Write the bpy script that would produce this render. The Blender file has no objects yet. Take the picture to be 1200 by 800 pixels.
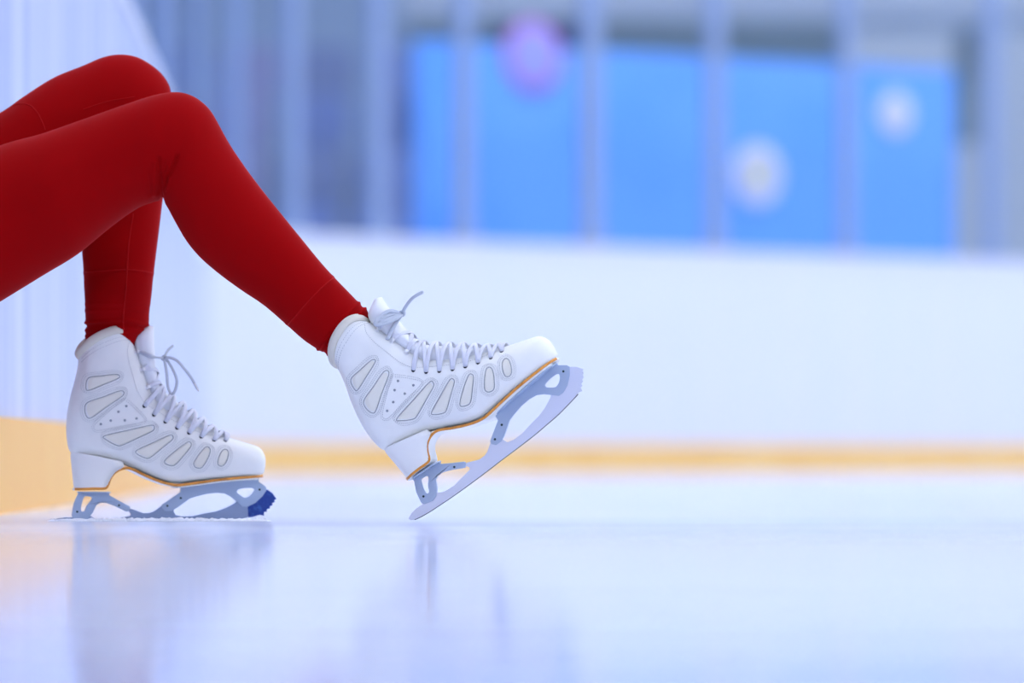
import bpy, bmesh, math, random
from mathutils import Vector, Matrix
from mathutils.bvhtree import BVHTree
from mathutils.geometry import tessellate_polygon
random.seed(4)
PI = math.pi
S = bpy.context.scene
COL = S.collection
F = 4500.0            # focal length in pixels of a 1200 px frame (135 mm lens)
CH = 0.084            # camera height above the ice
HY = 534.0            # horizon row

def W(px, py, Y):
    return Vector(((px - 600.0) * Y / F, Y, CH + (HY - py) * Y / F))

# ------------------------------------------------------------------ materials
def lin(c):
    return tuple((v / 255 / 12.92) if v / 255 <= .04045 else ((v / 255 + .055) / 1.055) ** 2.4 for v in c) + (1.0,)

def mat(name, rgb, rough=.5, metal=0., bump=None, vary=None, spec=.5, sheen=0., coat=0.):
    m = bpy.data.materials.new(name); m.use_nodes = True
    nt = m.node_tree; p = nt.nodes['Principled BSDF']
    p.inputs['Base Color'].default_value = lin(rgb)
    p.inputs['Roughness'].default_value = rough
    p.inputs['Metallic'].default_value = metal
    p.inputs['Specular IOR Level'].default_value = spec
    if sheen:
        p.inputs['Sheen Tint'].default_value = (1, .12, .12, 1)
        p.inputs['Sheen Weight'].default_value = sheen
        p.inputs['Sheen Roughness'].default_value = .35
    if coat:
        p.inputs['Coat Weight'].default_value = coat
        p.inputs['Coat Roughness'].default_value = .15
    tc = nt.nodes.new('ShaderNodeTexCoord')
    if bump:
        sc, st, dist = bump
        n = nt.nodes.new('ShaderNodeTexNoise'); n.inputs['Scale'].default_value = sc; n.inputs['Detail'].default_value = 4
        b = nt.nodes.new('ShaderNodeBump'); b.inputs['Strength'].default_value = st; b.inputs['Distance'].default_value = dist
        nt.links.new(tc.outputs['Object'], n.inputs['Vector'])
        nt.links.new(n.outputs['Fac'], b.inputs['Height'])
        nt.links.new(b.outputs['Normal'], p.inputs['Normal'])
    if vary:
        sc, rgb2, lo, hi, stretch = vary
        mp = nt.nodes.new('ShaderNodeMapping'); mp.inputs['Scale'].default_value = stretch
        n = nt.nodes.new('ShaderNodeTexNoise'); n.inputs['Scale'].default_value = sc; n.inputs['Detail'].default_value = 3
        r = nt.nodes.new('ShaderNodeMapRange'); r.inputs['From Min'].default_value = lo; r.inputs['From Max'].default_value = hi
        mx = nt.nodes.new('ShaderNodeMix'); mx.data_type = 'RGBA'
        mx.inputs['A'].default_value = lin(rgb); mx.inputs['B'].default_value = lin(rgb2)
        nt.links.new(tc.outputs['Object'], mp.inputs['Vector']); nt.links.new(mp.outputs['Vector'], n.inputs['Vector'])
        nt.links.new(n.outputs['Fac'], r.inputs['Value']); nt.links.new(r.outputs['Result'], mx.inputs['Factor'])
        nt.links.new(mx.outputs['Result'], p.inputs['Base Color'])
    return m

M = {}
M['red'] = mat('red_fabric', (156, 0, 4), .8, bump=(900, .15, .0006), spec=.06, sheen=.25)
M['red_seam'] = mat('red_seam_thread', (176, 10, 14), .7, spec=.1, sheen=.3)
M['jacket'] = mat('red_jacket', (156, 0, 4), .8, bump=(400, .2, .001), spec=.06, sheen=.25)
M['hair'] = mat('brown_hair', (58, 38, 28), .55, bump=(120, .6, .002))
M['skin'] = mat('skin', (224, 178, 152), .5)
M['leather'] = mat('white_leather', (249, 250, 246), .42, bump=(260, .10, .0006), vary=(30, (242, 244, 241), .3, .7, (1, 1, 1)), spec=.4)
M['heel'] = mat('heel_white', (248, 248, 244), .3, bump=(40, .05, .001), spec=.5)
M['lining'] = mat('cream_lining', (226, 222, 208), .8, bump=(600, .2, .0008), spec=.2)
M['insert'] = mat('cream_mesh', (242, 240, 228), .75, bump=(1400, .3, .0008), spec=.2)
M['stitch'] = mat('grey_thread', (190, 193, 196), .8, spec=.2)
M['groove'] = mat('insert_edge', (160, 163, 165), .7, spec=.2)
M['tongue'] = mat('tongue_leather', (238, 241, 246), .5, bump=(200, .1, .0006), spec=.35)
M['lace'] = mat('white_lace', (226, 229, 240), .85, bump=(2500, .5, .0006), spec=.15)
M['lace_shaded'] = mat('shaded_lace', (198, 206, 218), .85, bump=(2500, .5, .0006), spec=.15)  # bow strands: their shade put into a greyer lace colour
M['hook'] = mat('white_hook', (244, 246, 248), .25, spec=.6, coat=.4)
M['eyelet'] = mat('black_eyelet', (14, 18, 22), .4)
M['orange'] = mat('tan_sole_edge', (236, 158, 62), .45, vary=(60, (206, 132, 44), .4, .7, (1, 1, 1)))
M['plate'] = mat('holder_metal', (176, 192, 214), .34, metal=.35, bump=(300, .05, .0005), spec=.5)
M['blade'] = mat('blade_steel', (222, 226, 240), .3, metal=.35, bump=(200, .06, .0006))
M['blade_dark'] = mat('blade_steel_dark_reflection', (150, 164, 190), .3, metal=.5, bump=(200, .06, .0006))  # farther blade: dark reflection put into the steel colour
M['blue_pick'] = mat('dark_blue_steel', (18, 62, 150), .4, bump=(600, .4, .001), vary=(200, (60, 110, 190), .5, .8, (1, 1, 1)))  # dark blue for the farther toe pick only
M['edge'] = mat('ground_edge_steel', (120, 120, 118), .35, metal=.7)
M['screw'] = mat('dark_screw', (40, 62, 66), .35, metal=.6)
M['rivet'] = mat('steel_rivet', (150, 156, 162), .3, metal=.8)
M['board'] = mat('board_white', (226, 232, 250), .35, bump=(3, .05, .01), vary=(2.2, (223, 231, 248), .35, .7, (5, 1, .25)), spec=.4)
M['kick'] = mat('yellow_kickplate', (253, 212, 138), .4, vary=(2.5, (250, 202, 122), .35, .7, (3, 1, .6)), spec=.4)
M['board_scuffed_shaded'] = mat('board_scuffed_shaded', (212, 220, 246), .4, vary=(2.6, (184, 197, 234), .38, .62, (1, 3.5, .12)), spec=.4)  # scuff streaks, with the left boards' shade put into the tone
M['kick_left'] = mat('yellow_kickplate_left', (255, 202, 100), .4, vary=(2.5, (252, 190, 84), .35, .7, (3, 1, .6)), spec=.4)  # left kickplate, deeper yellow than the far one
M['cap'] = mat('board_cap', (222, 229, 244), .35)
M['post'] = mat('glass_post_metal', (140, 163, 204), .4, metal=.1)
M['banner'] = mat('blue_banner', (116, 176, 253), .7, vary=(.9, (92, 158, 250), .45, .75, (1, 1, 1)), spec=.2)
M['logo_white'] = mat('logo_white', (226, 226, 246), .7)
M['logo_yellow'] = mat('logo_yellow', (200, 200, 150), .7)
M['logo_pink'] = mat('logo_pink', (206, 140, 214), .7)
M['logo_violet'] = mat('logo_violet', (176, 176, 252), .7)
M['hall_wall'] = mat('hall_wall', (142, 162, 188), .8, vary=(.5, (128, 150, 182), .4, .7, (1.5, 1, .6)))
M['hall_grey'] = mat('hall_grey', (178, 188, 198), .8)
M['hall_dark'] = mat('hall_dark', (92, 108, 138), .8)
M['hall_green'] = mat('hall_grey_green', (126, 144, 152), .8)
M['seat_blue'] = mat('seat_blue', (112, 132, 184), .5)
M['seat_violet'] = mat('seat_violet', (130, 136, 178), .5)
M['seat_dark'] = mat('seat_navy', (112, 128, 168), .5)
M['concrete'] = mat('concrete', (156, 172, 196), .8, bump=(20, .2, .01))
M['lamp_case'] = mat('lamp_case', (210, 212, 215), .4, metal=.3)

def emis(name, rgb, s):
    m = bpy.data.materials.new(name); m.use_nodes = True; nt = m.node_tree
    nt.nodes.remove(nt.nodes['Principled BSDF'])
    e = nt.nodes.new('ShaderNodeEmission'); e.inputs['Color'].default_value = lin(rgb); e.inputs['Strength'].default_value = s
    nt.links.new(e.outputs[0], nt.nodes['Material Output'].inputs['Surface'])
    return m
M['lamp'] = emis('lamp_panel', (250, 250, 255), 17)

def glass_mat():
    m = bpy.data.materials.new('rink_glass'); m.use_nodes = True; nt = m.node_tree
    nt.nodes.remove(nt.nodes['Principled BSDF'])
    t = nt.nodes.new('ShaderNodeBsdfTransparent'); t.inputs['Color'].default_value = (.93, .96, 1, 1)
    g = nt.nodes.new('ShaderNodeBsdfGlossy'); g.inputs['Roughness'].default_value = .05
    lw_ = nt.nodes.new('ShaderNodeLayerWeight'); lw_.inputs['Blend'].default_value = .2
    fr = nt.nodes.new('ShaderNodeMath'); fr.operation = 'POWER'; fr.inputs[1].default_value = 3
    nt.links.new(lw_.outputs['Facing'], fr.inputs[0])
    mx = nt.nodes.new('ShaderNodeMixShader')
    nt.links.new(fr.outputs[0], mx.inputs[0]); nt.links.new(t.outputs[0], mx.inputs[1]); nt.links.new(g.outputs[0], mx.inputs[2])
    nt.links.new(mx.outputs[0], nt.nodes['Material Output'].inputs['Surface'])
    return m
M['glass'] = glass_mat()

def ice_mat():
    m = bpy.data.materials.new('rink_ice'); m.use_nodes = True; nt = m.node_tree; L = nt.links
    p = nt.nodes['Principled BSDF']
    p.inputs['IOR'].default_value = 1.31
    tc = nt.nodes.new('ShaderNodeTexCoord')
    sep = nt.nodes.new('ShaderNodeSeparateXYZ'); L.new(tc.outputs['Object'], sep.inputs[0])
    # freshly flooded wet ice near the camera, dry frosted ice further out
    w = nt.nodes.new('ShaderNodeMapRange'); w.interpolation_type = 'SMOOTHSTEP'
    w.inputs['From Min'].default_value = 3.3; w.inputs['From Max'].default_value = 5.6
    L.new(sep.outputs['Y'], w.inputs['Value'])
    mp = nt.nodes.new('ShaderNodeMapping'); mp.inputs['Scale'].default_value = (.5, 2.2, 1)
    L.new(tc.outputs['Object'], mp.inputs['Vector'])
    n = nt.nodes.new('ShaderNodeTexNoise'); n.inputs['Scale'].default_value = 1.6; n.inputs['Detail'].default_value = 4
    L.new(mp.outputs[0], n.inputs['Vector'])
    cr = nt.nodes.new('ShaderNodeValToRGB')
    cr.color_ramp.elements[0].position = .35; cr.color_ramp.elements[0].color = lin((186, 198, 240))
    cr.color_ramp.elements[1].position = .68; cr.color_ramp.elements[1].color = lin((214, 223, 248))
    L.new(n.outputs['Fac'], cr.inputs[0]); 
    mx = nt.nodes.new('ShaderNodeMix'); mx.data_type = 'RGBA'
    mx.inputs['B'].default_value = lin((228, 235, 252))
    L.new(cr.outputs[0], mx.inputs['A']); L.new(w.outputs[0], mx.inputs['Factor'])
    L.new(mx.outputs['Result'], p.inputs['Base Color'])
    r = nt.nodes.new('ShaderNodeMapRange'); r.inputs['To Min'].default_value = ICE_R[0]; r.inputs['To Max'].default_value = ICE_R[1]
    L.new(w.outputs[0], r.inputs['Value']); L.new(r.outputs[0], p.inputs['Roughness'])
    sp = nt.nodes.new('ShaderNodeMapRange'); sp.inputs['To Min'].default_value = ICE_S[0]; sp.inputs['To Max'].default_value = ICE_S[1]
    L.new(w.outputs[0], sp.inputs['Value']); L.new(sp.outputs[0], p.inputs['Specular IOR Level'])
    n2 = nt.nodes.new('ShaderNodeTexNoise'); n2.inputs['Scale'].default_value = 40; n2.inputs['Detail'].default_value = 5
    L.new(tc.outputs['Object'], n2.inputs['Vector'])
    b = nt.nodes.new('ShaderNodeBump'); b.inputs['Strength'].default_value = .12; b.inputs['Distance'].default_value = .001
    L.new(n2.outputs['Fac'], b.inputs['Height']); L.new(b.outputs[0], p.inputs['Normal'])
    return m
ICE_R = (.09, .22); ICE_S = (.5, .25)
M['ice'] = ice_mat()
M['snow'] = mat('ice_shavings', (236, 242, 252), .7, bump=(500, .6, .002), spec=.4)

# ------------------------------------------------------------------ mesh helpers
class MB:
    def __init__(s): s.v = []; s.f = []
    def add(s, v, f):
        o = len(s.v); s.v += [Vector(p) for p in v]; s.f += [tuple(i + o for i in q) for q in f]
        return s
    def build(s, name, m, parent=None, smooth=True, bevel=0., mats=None):
        me = bpy.data.meshes.new(name); me.from_pydata([tuple(p) for p in s.v], [], s.f); me.update()
        bm = bmesh.new(); bm.from_mesh(me); bmesh.ops.recalc_face_normals(bm, faces=bm.faces); bm.to_mesh(me); bm.free()
        me.materials.append(m)
        for p in me.polygons: p.use_smooth = smooth
        o = bpy.data.objects.new(name, me); COL.objects.link(o)
        if parent: o.parent = parent
        if bevel:
            b = o.modifiers.new('bevel', 'BEVEL'); b.width = bevel; b.segments = 2; b.limit_method = 'ANGLE'; b.angle_limit = .7
            me.shade_smooth() if hasattr(me, 'shade_smooth') else None
            w = o.modifiers.new('wn', 'WEIGHTED_NORMAL'); w.keep_sharp = False
        return o

def tag(o, label=None, cat=None, group=None, kind=None):
    if label: o['label'] = label
    if cat: o['category'] = cat
    if group: o['group'] = group
    if kind: o['kind'] = kind
    return o

def empty(name, loc=(0, 0, 0)):
    o = bpy.data.objects.new(name, None); COL.objects.link(o); o.location = loc; o.empty_display_size = .05
    return o

def box(mb, a, b):
    x0, y0, z0 = a; x1, y1, z1 = b
    v = [(x0, y0, z0), (x1, y0, z0), (x1, y1, z0), (x0, y1, z0), (x0, y0, z1), (x1, y0, z1), (x1, y1, z1), (x0, y1, z1)]
    return mb.add(v, [(0, 3, 2, 1), (4, 5, 6, 7), (0, 1, 5, 4), (1, 2, 6, 5), (2, 3, 7, 6), (3, 0, 4, 7)])

def cr(p0, p1, p2, p3, t):
    return .5 * ((2 * p1) + (p2 - p0) * t + (2 * p0 - 5 * p1 + 4 * p2 - p3) * t * t + (3 * p1 - p0 - 3 * p2 + p3) * t ** 3)

def spline(pts, n, closed=False):
    """Catmull-Rom through pts (Vectors of any size), n samples per span"""
    P = [Vector(p) for p in pts]; out = []; m = len(P)
    spans = m if closed else m - 1
    for i in range(spans):
        if closed: a, b, c, d = P[(i - 1) % m], P[i], P[(i + 1) % m], P[(i + 2) % m]
        else:
            b, c = P[i], P[i + 1]
            a = P[i - 1] if i > 0 else b * 2 - c
            d = P[i + 2] if i + 2 < m else c * 2 - b
        for k in range(n): out.append(cr(a, b, c, d, k / n))
    if not closed: out.append(P[-1].copy())
    return out

def tube(mb, pts, r, seg=8, closed=False, flat=None, up=None, taper=None):
    """sweep a circle (or flat ribbon: flat=(half width, half thickness), width axis from 'up' cross tangent)"""
    P = [Vector(p) for p in pts]; n = len(P); rings = []
    prevN = None
    for i, p in enumerate(P):
        if closed: t = P[(i + 1) % n] - P[i - 1]
        else: t = P[min(i + 1, n - 1)] - P[max(i - 1, 0)]
        if t.length < 1e-9: t = Vector((1, 0, 0))
        t.normalize()
        if up is not None:
            u = up[i] if isinstance(up, list) else Vector(up)
            N = u - t * u.dot(t)
            if N.length < 1e-4: N = prevN or t.orthogonal()
        elif prevN is None: N = t.orthogonal()
        else: N = prevN - t * prevN.dot(t)
        N = N.normalized(); prevN = N; B = t.cross(N)
        k = taper(i / (n - 1)) if taper else 1
        ring = []
        for j in range(seg):
            a = 2 * PI * j / seg
            if flat: ring.append(p + B * (math.cos(a) * flat[0] * k) + N * (math.sin(a) * flat[1] * k))
            else: ring.append(p + (B * math.cos(a) + N * math.sin(a)) * r * k)
        rings.append(ring)
    v = [q for r_ in rings for q in r_]; f = []
    m = n if closed else n - 1
    for i in range(m):
        for j in range(seg):
            a, b = i * seg + j, i * seg + (j + 1) % seg
            c, d = ((i + 1) % n) * seg + (j + 1) % seg, ((i + 1) % n) * seg + j
            f.append((a, b, c, d))
    if not closed:
        f.append(tuple(range(seg))[::-1]); f.append(tuple((n - 1) * seg + j for j in range(seg)))
    return mb.add(v, f)

def loft(mb, rings, closed_ends=True):
    n = len(rings); s = len(rings[0]); v = [q for r in rings for q in r]; f = []
    for i in range(n - 1):
        for j in range(s):
            f.append((i * s + j, i * s + (j + 1) % s, (i + 1) * s + (j + 1) % s, (i + 1) * s + j))
    if closed_ends:
        c0 = sum(rings[0], Vector()) / s; c1 = sum(rings[-1], Vector()) / s
        v += [c0, c1]; a, b = n * s, n * s + 1
        for j in range(s):
            f.append((a, (j + 1) % s, j)); f.append((b, (n - 1) * s + j, (n - 1) * s + (j + 1) % s))
    return mb.add(v, f)

def extrude(mb, loops, y0, y1):
    """loops: outer and holes as lists of (x,z); makes a plate between y0 and y1 with open holes"""
    tri = tessellate_polygon([[Vector((x, z, 0)) for x, z in l] for l in loops])
    flat = [p for l in loops for p in l]; n = len(flat)
    v = [(x, y0, z) for x, z in flat] + [(x, y1, z) for x, z in flat]
    f = [tuple(t) for t in tri] + [tuple(i + n for i in reversed(t)) for t in tri]
    o = 0
    for l in loops:
        m = len(l)
        for i in range(m):
            a, b = o + i, o + (i + 1) % m
            f.append((a, b, b + n, a + n))
        o += m
    return mb.add(v, f)

def disc(mb, c, nrm, r, h, seg=16, dome=.0):
    nrm = Vector(nrm).normalized(); u = nrm.orthogonal().normalized(); w = nrm.cross(u); c = Vector(c)
    rings = []
    for rr, hh in ((r, -h), (r, h * .6), (r * .8, h), (r * .4, h + dome)):
        rings.append([c + nrm * hh + (u * math.cos(2 * PI * k / seg) + w * math.sin(2 * PI * k / seg)) * rr for k in range(seg)])
    return loft(mb, rings)

# ------------------------------------------------------------------ figure skate
K = 1 / 928.0
TH = math.radians(38.9)
YAW = math.radians(8)
cT, sT = math.cos(TH), math.sin(TH)

def C(px, py):
    """photo position on the nearer skate -> plane of symmetry of the skate (x to the toe along the sole, z up)"""
    dx = (px - 480) * K / math.cos(YAW); dz = -(py - 560) * K
    return (dx * cT + dz * sT, -dx * sT + dz * cT)

RAY = Vector((-math.sin(YAW) * cT, math.cos(YAW), math.sin(YAW) * sT)).normalized()

ST = [  # sole/back point, top/front point, half width mm, shape (0 foot, 1 shaft)
    ((652.5, 417), (652, 413.5), 7, 0), ((649, 422), (648.5, 406.5), 19, 0), ((642.5, 428), (642, 398.5), 27, 0),
    ((630, 438), (631, 394.5), 34, 0), ((611, 454), (614, 399.5), 39.5, 0), ((591, 471), (592, 406.5), 42, 0),
    ((571, 488), (570, 411.5), 41, .1), ((556, 494.5), (552, 415), 39.5, .2), ((541, 498), (532, 417), 37.5, .35),
    ((528, 500), (515, 418), 35.5, .5), ((514, 503), (502, 417), 33.5, .6), ((492, 509), (490, 413), 32.5, .75),
    ((468, 521), (481, 408), 32.5, .85), ((451.6, 527.6), (474.5, 403.5), 32.5, .95), ((436, 514), (468, 399.5), 33.5, 1),
    ((423, 494), (461, 394.5), 34.5, 1), ((413.5, 473), (454, 390), 35, 1), ((408, 457), (447, 385.5), 35.5, 1),
    ((401.5, 441), (439, 380.5), 37, 1), ((396, 431), (431, 376.5), 38.5, 1)]

def boot_rings(n=6, seg=72):
    Bs = spline([Vector((*C(*s[0]), 0)) for s in ST], n); Ts = spline([Vector((*C(*s[1]), 0)) for s in ST], n)
    Ws = spline([Vector((s[2] / 1000, s[3], 0)) for s in ST], n)
    up = Vector((C(396, 390)[0] - C(416, 414)[0], C(396, 390)[1] - C(416, 414)[1], 0)).normalized()
    rings = []; N = len(Bs)
    for i, (b, t, w) in enumerate(zip(Bs, Ts, Ws)):
        sh = max(0, min(1, w.y)); c = .34 + .16 * sh
        mid = b.lerp(t, c); lo = mid - b; hi = t - mid; ring = []
        k = i / (N - 1); bulge = .0155 * max(0, (k - .72) / .28) ** 1.5
        for j in range(seg):
            a = 2 * PI * j / seg; ca, sa = math.cos(a), math.sin(a)
            if ca < 0: e = 5.0 - 1.8 * sh if k < .7 else 3.2 - 1.0 * (k - .7) / .3
            else: e = 2.25 + .9 * sh * (1 if k < .85 else max(0, (1.0 - k) / .15 * .7 + .3))
            ax = math.copysign(abs(ca) ** (2 / e), ca); la = math.copysign(abs(sa) ** (2 / e), sa)
            p = mid + (hi * ax if ax > 0 else lo * ax)
            p = p + up * bulge * abs(sa) ** 1.3
            ring.append(Vector((p.x, w.x * la, p.y)))
        rings.append(ring)
    return rings, up

RINGS, UPV = boot_rings()
_mb = loft(MB(), RINGS)
BVH = BVHTree.FromPolygons(_mb.v, _mb.f)

def hit(px, py, off=0.):
    """point of the boot's near side seen at a photo position, and its normal"""
    x, z = C(px, py); o = Vector((x, 0, z)) - RAY * .4
    loc, nrm, _, _ = BVH.ray_cast(o, RAY)
    if loc is None:
        loc, nrm, _, _ = BVH.find_nearest(Vector((x, -.02, z)))
    if nrm.dot(RAY) > 0: nrm = -nrm
    return loc + nrm * off, nrm

def mir(p): return Vector((p.x, -p.y, p.z))

INS = [
    [(412, 445), (417, 457), (421, 456), (430, 442), (440, 426), (440, 422), (434.8, 423.5), (423, 434)],
    [(427.3, 469.6), (430, 478.7), (437, 484), (441.5, 481), (448, 462), (456.3, 440), (454.5, 434.5), (449, 438), (438, 454)],
    [(466, 490.4), (470.5, 493), (484.5, 491.3), (490, 486.5), (500, 469), (508.4, 454), (508.4, 449), (503.8, 448.6), (486, 468)],
    [(506.8, 482.5), (509, 486), (520.4, 484.3), (524.4, 479.5), (529, 463), (533, 449), (531.8, 445), (527.6, 446), (517, 464)],
    [(539.6, 472), (541.4, 476.6), (549, 474.8), (552.4, 470), (554, 457), (555.4, 443.5), (553.6, 439.4), (549.6, 440.6), (544, 455)],
    [(568, 451), (569, 458), (573.8, 460), (579.4, 455.4), (578.6, 439), (575.5, 431.8), (570.8, 432.6), (568.6, 441)],
    [(588.7, 429.5), (589.8, 436.8), (593, 442), (597.8, 441), (599.6, 434.8), (597, 424), (593, 421.2), (589.6, 424)],
]
RIV = [(463.5, 441.7), (491.5, 446.2), (493.6, 451.5), (475, 470), (457, 489), (450.5, 490), (449.3, 484), (454, 463), (458.8, 446)]
RIVETS = [(467.2, 446.8), (485.3, 451.8), (463.2, 457.6), (475.1, 461.6), (461.7, 471.4), (454.5, 481.6)]
EYE = [(485, 434.4), (500, 436.5), (515.5, 435.6), (530.9, 433.7), (545.8, 430.5), (560.6, 426), (575.5, 420.4), (588, 412.8)]
TOPY = [399, 400.5, 401, 402, 402.5, 404, 404.5, 402]
HOOKS = [(442.3, 387.5), (459.3, 400.5), (476.8, 414)]

def grow(poly, d):
    c = (sum(p[0] for p in poly) / len(poly), sum(p[1] for p in poly) / len(poly)); out = []
    n = len(poly)
    for i in range(n):
        a, b, e = poly[i - 1], poly[i], poly[(i + 1) % n]
        tx, ty = e[0] - a[0], e[1] - a[1]; l = math.hypot(tx, ty); nx, ny = ty / l, -tx / l
        if nx * (b[0] - c[0]) + ny * (b[1] - c[1]) < 0: nx, ny = -nx, -ny
        out.append((b[0] + nx * d, b[1] + ny * d))
    return out

def dashes(mb, line, off, closed, r=.00035, on=.0015, gap=.0011):
    pts = [hit(x, y, off)[0] for x, y in line]
    if closed: pts.append(pts[0])
    seg = []; acc = 0.; cur = [pts[0]]; pen = True
    for a, b in zip(pts, pts[1:]):
        L = (b - a).length; pos = 0
        if L > .02: continue
        while pos < L:
            need = (on if pen else gap) - acc
            if pos + need <= L:
                pos += need; q = a.lerp(b, pos / L)
                if pen: cur.append(q); seg.append(cur)
                cur = [q]; pen = not pen; acc = 0
            else:
                acc += L - pos; pos = L
                if pen: cur.append(b.copy())
    for s in seg:
        if len(s) > 1:
            for g in (s, [mir(p) for p in s]): tube(mb, g, r, 4)

def skate(name, label, far=False):
    root = empty(name); tag(root, label, 'ice skate')
    up = loft(MB(), RINGS); up.build('boot_upper', M['leather'], root)
    up2 = UPV; upw = Vector((up2.x, 0, up2.y))
    # padded cuff band round the top of the shaft
    last = RINGS[-1]; pts = []; ups = []
    ctr = sum(last, Vector()) / len(last)
    for p in last:
        r = (p - ctr); r.y *= 1.0
        pts.append(p + upw * .0035 + r.normalized() * .0006)
        ups.append(r.normalized())
    tube(cb := MB(), pts, .004, 10, closed=True, up=ups, flat=(.0056, .0028)); cb.build('padded_cuff', M['lining'], root)
    # heel block
    hb = MB(); rr = []
    bk = [((451, 526), (505, 503)), ((452.5, 530), (509.5, 507)), ((456, 534.5), (508, 511.5)), ((462, 541.5), (505.2, 518)), ((469, 550), (504.8, 527)), ((475, 557), (506.3, 536)), ((478.7, 560.6), (507, 539.5))]
    hw = [.0312, .0310, .0302, .029, .0285, .028, .028]
    bs = spline([Vector((*C(*b), 0)) for b, _ in bk], 3); fs = spline([Vector((*C(*f), 0)) for _, f in bk], 3); ws = spline([Vector((w, 0, 0)) for w in hw], 3)
    for b, f, w in zip(bs, fs, ws):
        ring = []; L = f - b
        for j in range(32):
            s = j / 31
            # D outline: flat front, round back
            a = PI * (s - .5) * 2 * .5
            y = math.sin(a) ; x = math.cos(a)
            ex = math.copysign(abs(y) ** .75, y)
            ring.append(Vector((b.x + L.x * (1 - abs(x) ** .62), w.x * ex, b.y + L.y * (1 - abs(x) ** .62))))
        n = len(ring)
        for j in range(1, 12):       # concave breast
            s = 1 - 2 * j / 12; q = f.lerp(b, .10 * (1 - s * s))
            ring.append(Vector((q.x, w.x * s, q.y)))
        rr.append(ring)
    loft(hb, rr); hb.build('heel', M['heel'], root)
    # heel counter seam line
    sm = MB(); g = [hit(x, y, .0002)[0] for x, y in spline2([(453, 527), (465, 517.5), (480, 509.5), (500, 503.5), (520, 500.5)], 6)]
    for q in (g, [mir(p) for p in g]): tube(sm, q, .0004, 6)
    sm.build('heel_seam', M['leather'], root)
    # sole with tan edge
    sp = [(478.4, 561.6), (486, 556), (495, 549.2), (506, 541), (506.8, 536), (505, 529), (504.7, 521), (507.8, 513), (513, 507), (520, 503.8), (534, 501.8), (548, 499), (562, 495), (572.5, 490), (581, 483), (595, 470), (612.5, 454), (630, 439.4), (644, 428), (653.6, 420.6)]
    wd = [.014, .026, .0285, .0285, .028, .028, .0285, .029, .030, .031, .033, .035, .038, .041, .0425, .043, .041, .036, .029, .012]
    c3 = spline([Vector((*C(*p), w)) for p, w in zip(sp, wd)], 4); rr = []
    for i, p in enumerate(c3):
        a = c3[max(i - 1, 0)]; b = c3[min(i + 1, len(c3) - 1)]; t = Vector((b.x - a.x, b.y - a.y)).normalized(); nx, nz = -t.y, t.x
        w, h = p.z, .0017; ring = []
        for (yy, hh) in ((-1, -.7), (-1.0, .7), (-.96, 1), (0, 1), (.96, 1), (1, .7), (1, -.7), (.96, -1), (0, -1), (-.96, -1)):
            ring.append(Vector((p.x + nx * h * hh, w * yy, p.y + nz * h * hh)))
        rr.append(ring)
    loft(MBs := MB(), rr); so_ = MBs.build('sole_edge', M['orange'], root); so_.data.materials.append(M['heel'])
    for pl in so_.data.polygons:
        if abs(pl.normal.y) < .25 and abs(pl.center.y) < .012 + 0 * h: pl.material_index = 1
        ys = [abs(so_.data.vertices[q].co.y) for q in pl.vertices]
        pl.material_index = 1 if min(ys) < .5 * max(ys) or max(ys) < 1e-5 else 0
    # thin welt under the front sole
    w2 = MB(); rr = []
    for i, p in enumerate(c3[4 * 13:-3]):
        for_ = c3[4 * 13:]; a = for_[max(i - 1, 0)]; b = for_[min(i + 1, len(for_) - 1)]; t = Vector((b.x - a.x, b.y - a.y)).normalized(); nx, nz = -t.y, t.x
        rr.append([Vector((p.x + nx * h, p.z * .93 * y, p.y + nz * h)) for y, h in ((-1, -.0036), (-1, -.0015), (1, -.0015), (1, -.0036))])
    loft(w2, rr).build('sole', M['heel'], root)
    # tongue
    TF = [(590, 407.5), (565, 408.5), (545, 409), (521, 406), (503, 404.5), (491, 400), (482, 392.5), (473, 382.5), (463, 370), (453, 357), (447, 348)]
    TB = [(590, 415), (565, 425), (545, 431), (521, 432), (503, 428), (489, 421), (473, 409), (455, 396.5), (441, 384), (432, 370), (439, 351.5)]
    TWd = [11, 16, 19, 21, 22, 22, 22, 22.5, 24, 23, 14]
    if far:
        pass
    Fv = spline([Vector((*C(*p), 0)) for p in TF], 5); Bv = spline([Vector((*C(*p), 0)) for p in TB], 5); Wv = spline([Vector((w / 1000, 0, 0)) for w in TWd], 5)
    rr = []
    for f, b, w in zip(Fv, Bv, Wv):
        m = f.lerp(b, .5); h = f - m; ring = []
        for j in range(40):
            a = 2 * PI * j / 40; ca, sa = math.cos(a), math.sin(a)
            p = m + h * math.copysign(abs(ca) ** .85, ca)
            ring.append(Vector((p.x, w.x * math.copysign(abs(sa) ** .85, sa), p.y)))
        rr.append(ring)
    loft(tg := MB(), rr); tg.build('tongue', M['tongue'], root)
    # leather facing carrying eyelets and hooks: raised band with stitched border
    band_o = spline2([(427.5, 380), (430.5, 391), (440, 402), (455, 414), (468, 424), (483, 431), (492, 431), (515, 429.5), (535, 427), (552, 423.5), (566, 419), (577, 413.5)], 5)
    st = MB(); dashes(st, band_o, .0004, False)
    # inserts
    for poly in INS:
        sp_ = spline2(poly, 4, True); cxy = (sum(p[0] for p in sp_) / len(sp_), sum(p[1] for p in sp_) / len(sp_))
        v = []; f = []; m = len(sp_)
        for k in (1, .8, .6, .4, .2):
            for x, y in sp_: v.append(hit(cxy[0] + (x - cxy[0]) * k, cxy[1] + (y - cxy[1]) * k, .0005 if k < 1 else -.0004)[0])
        v.append(hit(*cxy, .0005)[0])
        for i in range(4):
            for j in range(m): f.append((i * m + j, i * m + (j + 1) % m, (i + 1) * m + (j + 1) % m, (i + 1) * m + j))
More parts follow.
